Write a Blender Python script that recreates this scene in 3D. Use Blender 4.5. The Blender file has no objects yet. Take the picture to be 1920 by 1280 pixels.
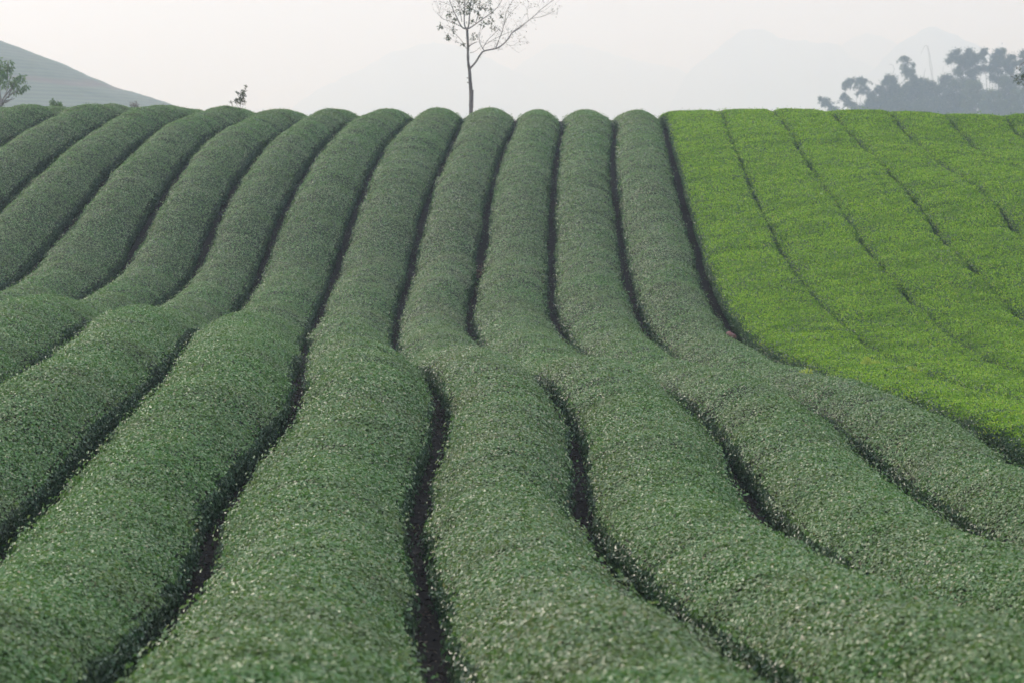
import bpy, math, random
import numpy as np

# ------------------------------------------------------------------ camera, sky, sun, exposure
scene = bpy.context.scene
COL = scene.collection
F_PX, V_HORIZON = 4533.0, 260.0            # focal length and eye level in pixels of the 1920 x 1280 photograph
PITCH = math.atan((640.0 - V_HORIZON) / F_PX)
cam = bpy.data.cameras.new('camera')
cam.sensor_fit = 'HORIZONTAL'
cam.sensor_width = 36.0
cam.lens = 36.0 * F_PX / 1920.0
cam.clip_start, cam.clip_end = 0.5, 20000.0
cam.dof.use_dof = True
cam.dof.focus_distance = 29.0
cam.dof.aperture_fstop = 4.5
cam_ob = bpy.data.objects.new('camera', cam)
cam_ob.rotation_euler = (math.pi / 2 - PITCH, 0, 0)
COL.objects.link(cam_ob)
scene.camera = cam_ob

SUN_AZ, SUN_EL = math.radians(-52), math.radians(29)     # ahead of the camera, to the left
world = bpy.data.worlds.new('World')
scene.world = world
world.use_nodes = True
wn, wl = world.node_tree.nodes, world.node_tree.links
wn.clear()
w_out = wn.new('ShaderNodeOutputWorld')
w_bg = wn.new('ShaderNodeBackground')
w_sky = wn.new('ShaderNodeTexSky')
w_sky.sky_type = 'NISHITA'
w_sky.sun_disc = False
w_sky.sun_elevation = SUN_EL
w_sky.sun_rotation = SUN_AZ
w_sky.air_density, w_sky.dust_density, w_sky.ozone_density = 1.0, 6.0, 0.5
w_mix = wn.new('ShaderNodeMix')
w_mix.data_type = 'RGBA'
w_mix.inputs[0].default_value = 0.80       # thin overcast veil over the blue
w_mix.inputs[7].default_value = (8.55, 8.9, 10.4, 1)
wl.new(w_sky.outputs[0], w_mix.inputs[6])
wl.new(w_mix.outputs[2], w_bg.inputs[0])
w_bg.inputs[1].default_value = 0.10
wl.new(w_bg.outputs[0], w_out.inputs[0])

sun = bpy.data.lights.new('sun', 'SUN')
sun.energy = 2.4
sun.angle = math.radians(10)
sun.color = (1.0, 0.96, 0.93)
sun_ob = bpy.data.objects.new('sun', sun)
sun_ob.rotation_euler = (math.pi / 2 - SUN_EL, 0, math.pi - SUN_AZ)
COL.objects.link(sun_ob)

scene.view_settings.view_transform = 'Standard'
scene.view_settings.look = 'None'
scene.view_settings.gamma = 1
scene.view_settings.exposure = 0.38
HAZE_DENSITY = 0.00086

# ------------------------------------------------------------------ tables: slope heights and the run of the planted rows
KX = np.array([-16.0, -12.0, -9.0, -6.5, -4.5, -3.0, -1.5, 0.0, 1.5, 3.0, 4.5, 6.5, 9.0, 12.0, 16.0])
KY = np.array([6.0, 9.0, 11.0, 13.0, 15.0, 17.5, 20.0, 23.0, 26.0, 29.0, 32.0, 35.0, 38.0, 41.0, 44.0, 47.0, 50.0, 54.0, 58.0, 62.0, 67.0, 72.0, 77.0, 82.0])
GY = np.array([6.0, 9.0, 12.0, 16.0, 20.0, 25.0, 30.0, 35.0, 40.0, 45.0, 50.0, 56.0, 63.0, 70.0, 82.0])
HS = np.array([
    [-2.581, -2.576, -2.544, -2.478, -2.380, -2.226, -2.063, -1.912, -1.793, -1.716, -1.694, -1.798, -2.030, -2.234, -2.236, -1.882, -1.228, -0.500, 0.040, 0.514, 1.062, 1.217, 1.295, 1.367],
    [-2.380, -2.479, -2.532, -2.558, -2.542, -2.452, -2.297, -2.111, -2.080, -2.052, -2.008, -2.077, -2.354, -2.623, -2.694, -2.475, -1.885, -1.058, -0.370, 0.215, 0.808, 0.994, 1.148, 1.259],
    [-2.238, -2.403, -2.516, -2.613, -2.662, -2.616, -2.488, -2.258, -2.297, -2.295, -2.259, -2.316, -2.602, -2.912, -3.004, -2.861, -2.478, -1.512, -0.642, 0.004, 0.523, 0.842, 1.040, 1.179],
    [-2.131, -2.339, -2.494, -2.651, -2.756, -2.739, -2.663, -2.403, -2.469, -2.478, -2.489, -2.575, -2.812, -3.142, -3.194, -3.081, -2.795, -1.704, -0.847, -0.176, 0.330, 0.735, 0.951, 1.112],
    [-2.056, -2.292, -2.468, -2.672, -2.818, -2.823, -2.802, -2.585, -2.577, -2.594, -2.698, -2.864, -2.984, -3.305, -3.317, -3.147, -2.816, -1.801, -0.986, -0.329, 0.303, 0.660, 0.881, 1.059],
    [-2.007, -2.262, -2.448, -2.682, -2.842, -2.884, -2.884, -2.777, -2.650, -2.680, -2.844, -3.109, -3.119, -3.398, -3.372, -3.125, -2.790, -1.858, -1.077, -0.460, 0.207, 0.610, 0.828, 1.020],
    [-1.964, -2.239, -2.433, -2.683, -2.844, -2.943, -2.973, -2.890, -2.761, -2.780, -2.962, -3.264, -3.244, -3.456, -3.370, -3.049, -2.728, -1.869, -1.126, -0.571, 0.119, 0.559, 0.777, 0.982],
    [-1.926, -2.224, -2.433, -2.674, -2.834, -2.987, -3.084, -2.970, -2.923, -2.890, -3.080, -3.361, -3.347, -3.469, -3.312, -2.950, -2.624, -1.834, -1.113, -0.600, 0.075, 0.511, 0.726, 0.946],
    [-1.892, -2.214, -2.434, -2.654, -2.843, -2.987, -3.155, -3.089, -3.082, -2.999, -3.196, -3.422, -3.433, -3.446, -3.200, -2.840, -2.474, -1.752, -1.053, -0.542, 0.062, 0.488, 0.682, 0.911],
    [-1.863, -2.205, -2.424, -2.638, -2.859, -3.060, -3.166, -3.215, -3.177, -3.124, -3.302, -3.464, -3.488, -3.407, -3.060, -2.685, -2.288, -1.626, -0.955, -0.428, 0.094, 0.516, 0.657, 0.876],
    [-1.836, -2.195, -2.421, -2.647, -2.896, -3.171, -3.188, -3.314, -3.227, -3.255, -3.394, -3.500, -3.455, -3.294, -2.893, -2.495, -2.064, -1.455, -0.828, -0.286, 0.180, 0.589, 0.644, 0.842],
    [-1.803, -2.183, -2.425, -2.674, -2.942, -3.235, -3.272, -3.403, -3.330, -3.406, -3.495, -3.536, -3.392, -3.100, -2.644, -2.203, -1.726, -1.204, -0.633, -0.100, 0.371, 0.745, 0.664, 0.798],
    [-1.765, -2.173, -2.441, -2.715, -2.993, -3.281, -3.390, -3.511, -3.503, -3.582, -3.614, -3.554, -3.301, -2.947, -2.369, -1.919, -1.373, -0.947, -0.489, -0.007, 0.585, 0.889, 0.731, 0.746],
    [-1.723, -2.169, -2.467, -2.762, -3.043, -3.332, -3.517, -3.658, -3.724, -3.782, -3.742, -3.558, -3.195, -2.718, -2.107, -1.587, -1.112, -0.814, -0.603, -0.134, 0.747, 1.041, 0.840, 0.692],
    [-1.668, -2.172, -2.503, -2.818, -3.104, -3.411, -3.666, -3.875, -4.019, -4.045, -3.900, -3.558, -3.043, -2.409, -1.747, -1.163, -0.784, -0.647, -0.656, -0.217, 0.885, 1.231, 1.001, 0.628],
])
SHIFT = np.array([-0.029, -0.211, -0.394, -0.644, -0.835, -0.805, -1.135, -1.619, -1.975, -2.205, -2.178, -2.052, -1.851, -1.523, -1.461])
WIG = {
    -8: [0.000, 0.000, 0.000, 0.000, 0.000, 0.000, 0.000, 0.000, 0.000, 0.000, 0.000, 0.000, 0.000, 0.000, 0.000],
    -7: [0.000, -0.000, -0.000, -0.000, 0.000, 0.000, -0.000, -0.000, -0.000, 0.000, 0.000, -0.007, 0.009, 0.005, -0.000],
    -6: [0.000, -0.000, -0.000, 0.000, 0.000, -0.000, -0.000, -0.000, 0.001, 0.005, -0.055, -0.002, -0.017, -0.014, 0.001],
    -5: [-0.000, -0.000, 0.000, 0.000, -0.000, -0.000, 0.000, 0.000, 0.001, -0.013, -0.048, 0.022, 0.002, -0.002, 0.000],
    -4: [0.000, -0.000, -0.000, -0.000, 0.000, 0.000, -0.000, -0.000, 0.000, 0.022, 0.089, 0.055, -0.023, 0.023, -0.001],
    -3: [-0.000, 0.000, 0.000, -0.000, -0.004, 0.011, -0.006, -0.029, -0.001, -0.002, 0.050, -0.003, 0.024, 0.019, -0.001],
    -2: [-0.000, -0.001, -0.002, 0.030, 0.033, -0.046, -0.039, -0.083, -0.017, -0.009, -0.098, -0.101, -0.086, -0.043, 0.003],
    -1: [0.000, -0.009, -0.006, 0.016, -0.047, 0.024, -0.007, 0.113, 0.017, 0.051, -0.024, 0.017, -0.047, 0.004, -0.001],
    0: [-0.001, 0.015, 0.018, 0.042, 0.038, 0.059, 0.070, -0.000, 0.006, 0.071, 0.058, 0.063, 0.127, 0.006, -0.009],
    1: [0.002, -0.004, -0.032, -0.049, -0.068, -0.046, -0.028, 0.004, -0.035, -0.081, 0.013, -0.002, 0.043, 0.060, 0.024],
    2: [-0.001, -0.002, 0.022, -0.024, -0.010, 0.003, 0.013, 0.014, 0.055, -0.013, -0.005, -0.004, -0.004, -0.033, -0.012],
    3: [0.000, 0.000, 0.001, -0.013, 0.051, -0.004, -0.004, -0.038, 0.007, -0.008, -0.022, -0.047, -0.039, 0.003, -0.003],
    4: [0.000, -0.000, -0.000, -0.000, 0.003, 0.004, 0.002, 0.026, -0.117, -0.089, -0.036, -0.068, -0.070, -0.118, 0.000],
    5: [0.000, -0.000, -0.000, 0.000, 0.000, 0.000, -0.001, -0.007, 0.069, 0.020, -0.017, -0.002, -0.001, 0.087, -0.001],
    6: [0.000, -0.000, -0.000, 0.000, 0.000, 0.000, -0.000, -0.001, 0.027, 0.045, 0.060, 0.001, 0.064, 0.000, -0.000],
    7: [0.000, 0.000, -0.000, -0.000, -0.000, 0.000, 0.000, -0.001, -0.012, 0.017, 0.060, 0.126, 0.036, 0.003, -0.000],
    8: [-0.000, 0.000, 0.000, 0.000, -0.000, -0.000, 0.000, 0.000, 0.000, -0.019, -0.027, -0.026, 0.016, -0.002, -0.000],
    9: [0.000, -0.000, -0.000, -0.000, 0.000, 0.000, -0.000, -0.000, -0.000, 0.000, 0.002, -0.021, -0.033, 0.002, 0.000],
}
PITCH_M = 1.5                              # distance between rows
rng = np.random.default_rng(7)
random.seed(7)


def hermite(knots, t):
    """matrix of cubic interpolation weights"""
    t = np.clip(np.asarray(t, float), knots[0], knots[-1])
    i = np.clip(np.searchsorted(knots, t) - 1, 0, len(knots) - 2)
    h = knots[i + 1] - knots[i]
    s = (t - knots[i]) / h
    W = np.zeros((len(t), len(knots)))
    for j in range(len(knots)):
        e = np.zeros(len(knots)); e[j] = 1
        m = np.gradient(e, knots)
        W[:, j] = ((2*s**3 - 3*s**2 + 1) * e[i] + (s**3 - 2*s**2 + s) * h * m[i]
                   + (-2*s**3 + 3*s**2) * e[i + 1] + (s**3 - s**2) * h * m[i + 1])
    return W


def smin(a, b, k):
    h = np.clip(0.5 + 0.5 * (b - a) / k, 0, 1)
    return b * (1 - h) + a * h - k * h * (1 - h)


def crest_line(x):
    yc = np.interp(x, [-14, -6, -1, 16], [71, 73, 74.5, 73])
    vt = np.interp(x, [-13, -10, -8, -5.5, -4, -2.5, 0, 1.6, 3, 4.3, 5.3, 7, 10, 13, 16],
                   [204, 200, 204, 208, 204, 202, 200, 201, 204, 206, 204, 207, 214, 221, 229])
    top = np.interp(x, [4.2, 5.0], [0.30, 0.28])
    return yc, yc * (V_HORIZON - vt) / F_PX - top


def ground_z(x, y, bank=False):
    """height of the bare soil"""
    x = np.asarray(x, float); y = np.asarray(y, float)
    shp = np.broadcast(x, y).shape
    x = np.broadcast_to(x, shp).ravel(); y = np.broadcast_to(y, shp).ravel()
    S = np.einsum('ni,ij,nj->n', hermite(KX, x), HS, hermite(KY, y))
    yc, cz = crest_line(x)
    d = y - yc
    cap = np.where(d > 0, cz - 0.16 * (np.sqrt(d * d + 64) - 8), cz - 0.012 * d)
    S = smin(S, cap, 0.10)
    z = S - 0.35
    z = -smin(-z, np.full_like(z, 7.0), 1.5)
    if bank:                                   # grassy headland bank closing the furrows at the crest
        t = np.clip((d - 0.5) / 3.0, 0, 1)
        z = z + 0.34 * t * t * (3 - 2 * t) * (1 - np.clip((d - 6) / 12, 0, 1))
    return z.reshape(shp)


def furrow_x(k, y):
    y = np.asarray(y, float)
    W = hermite(GY, y)
    kk = min(max(k, -8), 9)
    return PITCH_M * k + W @ SHIFT + W @ np.array(WIG[kk]) * (1.0 if k == kk else 0.5)


def hash2(ix, iy, seed):
    n = (ix * 374761393 + iy * 668265263 + seed * 974634777) & 0xFFFFFFFF
    n = ((n ^ (n >> 13)) * 1274126177) & 0xFFFFFFFF
    return ((n ^ (n >> 16)) & 0xFFFF) / 65535.0


def noise2(x, y, seed=0):
    """smooth value noise, -1..1"""
    x = np.asarray(x, float); y = np.asarray(y, float)
    ix = np.floor(x).astype(np.int64); iy = np.floor(y).astype(np.int64)
    fx = x - ix; fy = y - iy
    fx = fx*fx*(3 - 2*fx); fy = fy*fy*(3 - 2*fy)
    a = hash2(ix, iy, seed); b = hash2(ix + 1, iy, seed)
    c = hash2(ix, iy + 1, seed); d = hash2(ix + 1, iy + 1, seed)
    return ((a*(1-fx) + b*fx)*(1-fy) + (c*(1-fx) + d*fx)*fy) * 2 - 1


# ------------------------------------------------------------------ mesh helpers
def tag(o, label=None, cat=None, group=None, kind=None):
    if label: o['label'] = label
    if cat: o['category'] = cat
    if group: o['group'] = group
    if kind: o['kind'] = kind
    return o


def mesh_object(name, verts, loops, counts, mats, mat_index=None, parent=None, smooth=None, attrs=None):
    """verts (n,3); loops flat vertex indices; counts verts per face"""
    me = bpy.data.meshes.new(name)
    verts = np.ascontiguousarray(verts, np.float32)
    loops = np.ascontiguousarray(loops, np.int32)
    counts = np.ascontiguousarray(counts, np.int32)
    me.vertices.add(len(verts)); me.vertices.foreach_set('co', verts.ravel())
    me.loops.add(len(loops)); me.loops.foreach_set('vertex_index', loops)
    starts = np.concatenate([[0], np.cumsum(counts)[:-1]]).astype(np.int32)
    me.polygons.add(len(counts)); me.polygons.foreach_set('loop_start', starts)
    for m in mats: me.materials.append(m)
    if mat_index is not None: me.polygons.foreach_set('material_index', np.ascontiguousarray(mat_index, np.int32))
    if smooth is not None: me.polygons.foreach_set('use_smooth', np.ascontiguousarray(smooth, bool))
    for an, av in (attrs or {}).items():
        a = me.attributes.new(an, 'FLOAT', 'POINT'); a.data.foreach_set('value', np.ascontiguousarray(av, np.float32))
    me.update(calc_edges=True)
    me.validate()
    o = bpy.data.objects.new(name, me)
    COL.objects.link(o)
    if parent: o.parent = parent
    return o


def empty(name, loc):
    o = bpy.data.objects.new(name, None)
    o.empty_display_size = 0.2
    o.location = loc
    COL.objects.link(o)
    return o


def grid_faces(n, m, off=0):
    i, j = np.meshgrid(np.arange(n - 1), np.arange(m - 1), indexing='ij')
    a = (i * m + j).ravel() + off
    return np.stack([a, a + 1, a + m + 1, a + m], 1)


class MB:
    """collects tubes and leaves in one mesh"""
    def __init__(self):
        self.v, self.l, self.c, self.n, self.r = [], [], [], 0, []

    def add(self, verts, faces, rnd=None):
        verts = np.asarray(verts, float).reshape(-1, 3); faces = np.asarray(faces)
        self.v.append(verts); self.l.append((faces + self.n).ravel())
        self.c.append(np.full(len(faces), faces.shape[1]))
        self.r.append(np.zeros(len(verts)) if rnd is None else np.broadcast_to(rnd, (len(verts),)))
        self.n += len(verts)

    def tube(self, pts, radii, sides=6):
        pts = np.asarray(pts, float); radii = np.broadcast_to(np.asarray(radii, float), (len(pts),))
        t = np.gradient(pts, axis=0); t /= np.linalg.norm(t, axis=1)[:, None] + 1e-9
        ref = np.where(np.abs(t[:, 2:3]) > 0.9, np.array([[1., 0, 0]]), np.array([[0, 0, 1.]]))
        a = np.cross(t, ref); a /= np.linalg.norm(a, axis=1)[:, None] + 1e-9
        b = np.cross(t, a)
        ang = np.linspace(0, 2*np.pi, sides, endpoint=False)
        V = pts[:, None] + radii[:, None, None] * (np.cos(ang)[None, :, None]*a[:, None] + np.sin(ang)[None, :, None]*b[:, None])
        i, j = np.meshgrid(np.arange(len(pts)-1), np.arange(sides), indexing='ij')
        f = np.stack([i*sides + j, i*sides + (j+1) % sides, (i+1)*sides + (j+1) % sides, (i+1)*sides + j], -1).reshape(-1, 4)
        self.add(V.reshape(-1, 3), f)
        if sides >= 4:                                # close the tip
            self.add(V[-1], np.array([[0, k, k+1] for k in range(1, sides-1)]))

    def leaves(self, pos, direction, normal, length, width, fold=0.15):
        """pointed four-sided leaves with a bent midrib"""
        n = len(pos)
        d = direction / (np.linalg.norm(direction, axis=1)[:, None] + 1e-9)
        s = np.cross(d, normal); s /= np.linalg.norm(s, axis=1)[:, None] + 1e-9
        nn = np.cross(s, d)
        L = np.broadcast_to(length, (n,))[:, None]; Wd = np.broadcast_to(width, (n,))[:, None]
        V = np.stack([pos, pos + d*L*.5 + s*Wd*.5 + nn*L*fold, pos + d*L, pos + d*L*.45 - s*Wd*.5 + nn*L*fold], 1)
        f = np.arange(n*4).reshape(n, 4)
        self.add(V.reshape(-1, 3), f, np.repeat(rng.random(n), 4))

    def build(self, name, mats, parent=None, smooth=True):
        c = np.concatenate(self.c)
        return mesh_object(name, np.concatenate(self.v), np.concatenate(self.l), c, mats, None, parent,
                           np.full(len(c), smooth), {'tint': np.concatenate(self.r)})


# ------------------------------------------------------------------ materials
def new_mat(name):
    m = bpy.data.materials.new(name)
    m.use_nodes = True
    nt = m.node_tree
    return m, nt, nt.nodes, nt.links, nt.nodes['Principled BSDF']


def ramp(nodes, stops, interp='LINEAR'):
    r = nodes.new('ShaderNodeValToRGB')
    r.color_ramp.interpolation = interp
    e = r.color_ramp.elements
    while len(e) < len(stops): e.new(0.5)
    for k, (p, c) in enumerate(stops):
        e[k].position = p; e[k].color = (*c, 1)
    return r


def leaf_material(name, stops, patch, rough, spec, trans_col, trans, patch_scale=0.9, patch_amt=0.5, vary=False):
    """glossy leaf: colour from a per-leaf random tint and large patches of older growth; light shines through"""
    m, nt, N, L, P = new_mat(name)
    at = N.new('ShaderNodeAttribute'); at.attribute_name = 'tint'
    cr = ramp(N, stops)
    L.new(at.outputs['Fac'], cr.inputs[0])
    tc = N.new('ShaderNodeTexCoord')
    nz = N.new('ShaderNodeTexNoise'); nz.inputs['Scale'].default_value = patch_scale; nz.inputs['Detail'].default_value = 5
    nz.inputs['Roughness'].default_value = 0.65
    L.new(tc.outputs['Object'], nz.inputs['Vector'])
    pr = ramp(N, [(0.45, (0, 0, 0)), (0.72, (1, 1, 1))])
    L.new(nz.outputs['Fac'], pr.inputs[0])
    mul = N.new('ShaderNodeMath'); mul.operation = 'MULTIPLY'; mul.inputs[1].default_value = patch_amt
    L.new(pr.outputs[0], mul.inputs[0])
    mx = N.new('ShaderNodeMix'); mx.data_type = 'RGBA'
    L.new(mul.outputs[0], mx.inputs[0]); L.new(cr.outputs[0], mx.inputs[6]); mx.inputs[7].default_value = (*patch, 1)
    if vary:                                   # rows differ a little in age, and fresher green patches break up each row
        oi = N.new('ShaderNodeObjectInfo')
        n2 = N.new('ShaderNodeTexNoise'); n2.inputs['Scale'].default_value = 0.45; n2.inputs['Detail'].default_value = 4
        L.new(tc.outputs['Object'], n2.inputs['Vector'])
        ad = N.new('ShaderNodeMath'); ad.operation = 'MULTIPLY_ADD'; ad.inputs[1].default_value = 0.30
        L.new(oi.outputs['Random'], ad.inputs[0]); L.new(n2.outputs['Fac'], ad.inputs[2])
        r2 = ramp(N, [(0.50, (0, 0, 0)), (0.85, (0.6, 0.6, 0.6))]); L.new(ad.outputs[0], r2.inputs[0])
        m2 = N.new('ShaderNodeMix'); m2.data_type = 'RGBA'; m2.blend_type = 'MULTIPLY'
        L.new(r2.outputs[0], m2.inputs[0]); L.new(mx.outputs[2], m2.inputs[6]); m2.inputs[7].default_value = (0.62, 0.94, 0.50, 1)
        mx = m2
    L.new(mx.outputs[2], P.inputs['Base Color'])
    P.inputs['Roughness'].default_value = rough
    P.inputs['Specular IOR Level'].default_value = spec
    tr = N.new('ShaderNodeBsdfTranslucent')
    tm = N.new('ShaderNodeMix'); tm.data_type = 'RGBA'; tm.blend_type = 'MULTIPLY'; tm.inputs[0].default_value = 1
    L.new(mx.outputs[2], tm.inputs[6]); tm.inputs[7].default_value = (*trans_col, 1)
    L.new(tm.outputs[2], tr.inputs[0])
    ms = N.new('ShaderNodeMixShader'); ms.inputs[0].default_value = trans
    L.new(P.outputs[0], ms.inputs[1]); L.new(tr.outputs[0], ms.inputs[2])
    L.new(ms.outputs[0], N['Material Output'].inputs[0])
    return m


def plain_material(name, c1, c2, scale, rough=0.8, bump=0.0, stretch=(1, 1, 1)):
    m, nt, N, L, P = new_mat(name)
    tc = N.new('ShaderNodeTexCoord'); mp = N.new('ShaderNodeMapping'); mp.inputs['Scale'].default_value = stretch
    L.new(tc.outputs['Object'], mp.inputs[0])
    nz = N.new('ShaderNodeTexNoise'); nz.inputs['Scale'].default_value = scale; nz.inputs['Detail'].default_value = 6
    L.new(mp.outputs[0], nz.inputs['Vector'])
    cr = ramp(N, [(0.35, c1), (0.65, c2)])
    L.new(nz.outputs['Fac'], cr.inputs[0]); L.new(cr.outputs[0], P.inputs['Base Color'])
    P.inputs['Roughness'].default_value = rough
    if bump:
        b = N.new('ShaderNodeBump'); b.inputs['Strength'].default_value = bump
        L.new(nz.outputs['Fac'], b.inputs['Height']); L.new(b.outputs[0], P.inputs['Normal'])
    return m


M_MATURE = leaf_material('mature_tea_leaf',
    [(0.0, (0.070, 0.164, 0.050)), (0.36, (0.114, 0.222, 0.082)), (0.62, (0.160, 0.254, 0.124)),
     (0.78, (0.214, 0.288, 0.166)), (0.91, (0.285, 0.335, 0.215)), (0.98, (0.38, 0.385, 0.26)), (1.0, (0.22, 0.16, 0.10))],  # pale tints: sage leaves, with sky glints painted into the colour
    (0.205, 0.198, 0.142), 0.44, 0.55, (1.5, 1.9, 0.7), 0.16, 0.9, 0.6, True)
M_OLD = leaf_material('old_tea_leaf',  # older tea leaves, a darker green than the mature ones
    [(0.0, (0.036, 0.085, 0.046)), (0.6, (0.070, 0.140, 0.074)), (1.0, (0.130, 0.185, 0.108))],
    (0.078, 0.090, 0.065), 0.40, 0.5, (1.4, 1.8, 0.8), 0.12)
M_NEW = leaf_material('young_tea_leaf',
    [(0.0, (0.080, 0.185, 0.034)), (0.4, (0.195, 0.385, 0.052)), (0.8, (0.310, 0.490, 0.068)),
     (0.95, (0.39, 0.52, 0.090)), (1.0, (0.36, 0.38, 0.12))],
    (0.105, 0.225, 0.046), 0.45, 0.38, (1.3, 1.3, 0.6), 0.34, 1.3, 0.65)
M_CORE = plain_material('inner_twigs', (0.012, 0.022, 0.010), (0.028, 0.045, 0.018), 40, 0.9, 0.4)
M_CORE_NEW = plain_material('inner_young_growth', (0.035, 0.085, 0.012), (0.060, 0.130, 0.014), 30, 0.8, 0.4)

# soil, with litter; beyond the plantation rough grass
M_SOIL, nt, N, L, P = new_mat('ground_soil')
tc = N.new('ShaderNodeTexCoord')
nz = N.new('ShaderNodeTexNoise'); nz.inputs['Scale'].default_value = 9; nz.inputs['Detail'].default_value = 8; nz.inputs['Roughness'].default_value = 0.7
L.new(tc.outputs['Object'], nz.inputs['Vector'])
c_soil = ramp(N, [(0.3, (0.008, 0.007, 0.006)), (0.55, (0.020, 0.016, 0.014)), (0.72, (0.055, 0.042, 0.034))])
L.new(nz.outputs['Fac'], c_soil.inputs[0])
nz2 = N.new('ShaderNodeTexNoise'); nz2.inputs['Scale'].default_value = 0.05; nz2.inputs['Detail'].default_value = 6
L.new(tc.outputs['Object'], nz2.inputs['Vector'])
c_grass = ramp(N, [(0.35, (0.040, 0.070, 0.022)), (0.65, (0.085, 0.110, 0.040))])
L.new(nz2.outputs['Fac'], c_grass.inputs[0])
sx = N.new('ShaderNodeSeparateXYZ'); L.new(tc.outputs['Object'], sx.inputs[0])
mr = N.new('ShaderNodeMapRange'); mr.inputs[1].default_value = 86; mr.inputs[2].default_value = 92
L.new(sx.outputs['Y'], mr.inputs[0])
mx = N.new('ShaderNodeMix'); mx.data_type = 'RGBA'
L.new(mr.outputs[0], mx.inputs[0]); L.new(c_soil.outputs[0], mx.inputs[6]); L.new(c_grass.outputs[0], mx.inputs[7])
L.new(mx.outputs[2], P.inputs['Base Color']); P.inputs['Roughness'].default_value = 0.95
bp = N.new('ShaderNodeBump'); bp.inputs['Strength'].default_value = 0.6; bp.inputs['Distance'].default_value = 0.05
L.new(nz.outputs['Fac'], bp.inputs['Height']); L.new(bp.outputs[0], P.inputs['Normal'])

# ------------------------------------------------------------------ ground: one sheet from behind the camera to the horizon
def spaced(a, b, step, far, ratio):
    """even steps between a and b, then growing steps out to +-far"""
    core = list(np.arange(a, b + 1e-6, step))
    up, s = [], step
    while core[-1] + sum([]) < 1e9:
        s *= ratio; nxt = (up[-1] if up else core[-1]) + s
        if nxt >= far[1]: up.append(far[1]); break
        up.append(nxt)
    dn, s = [], step
    while True:
        s *= ratio; nxt = (dn[-1] if dn else core[0]) - s
        if nxt <= far[0]: dn.append(far[0]); break
        dn.append(nxt)
    return np.array(dn[::-1] + core + up)

gx = spaced(-24, 24, 0.4, (-3900, 3900), 1.35)
gy = spaced(2, 92, 0.4, (-150, 7900), 1.35)
GXX, GYY = np.meshgrid(gx, gy, indexing='ij')
gz = ground_z(GXX, GYY, True)
gv = np.stack([GXX, GYY, gz], -1).reshape(-1, 3)
gf = grid_faces(len(gx), len(gy))[:, ::-1]
g = mesh_object('ground', gv, gf.ravel(), np.full(len(gf), 4), [M_SOIL], smooth=np.ones(len(gf), bool))
tag(g, kind='structure')

# ------------------------------------------------------------------ tea hedges
def in_view(x, y, margin=1.12, extra=1.4):
    return np.abs(x) < 0.2118 * y * margin + extra


def superellipse(n, nth):
    th = np.linspace(np.pi, 0, nth)
    c, s = np.cos(th), np.sin(th)
    return np.sign(c) * np.abs(c) ** (2 / n), np.abs(s) ** (2 / n)


def dome(nth):
    """clipped dome on steep sides that draw in a little towards the soil"""
    m = nth // 4
    side = np.linspace(0, 0.50, m + 1)[:-1]
    xs = -(0.90 + 0.10 * np.sin(side / 0.50 * np.pi / 2))
    t = np.linspace(np.pi, 0, nth - 2 * m)
    xt = np.cos(t); zt = 0.52 + 0.48 * (1 - np.abs(xt) ** 2.25)
    return np.concatenate([xs, xt, -xs[::-1]]), np.concatenate([side, zt, side[::-1]])


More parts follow.
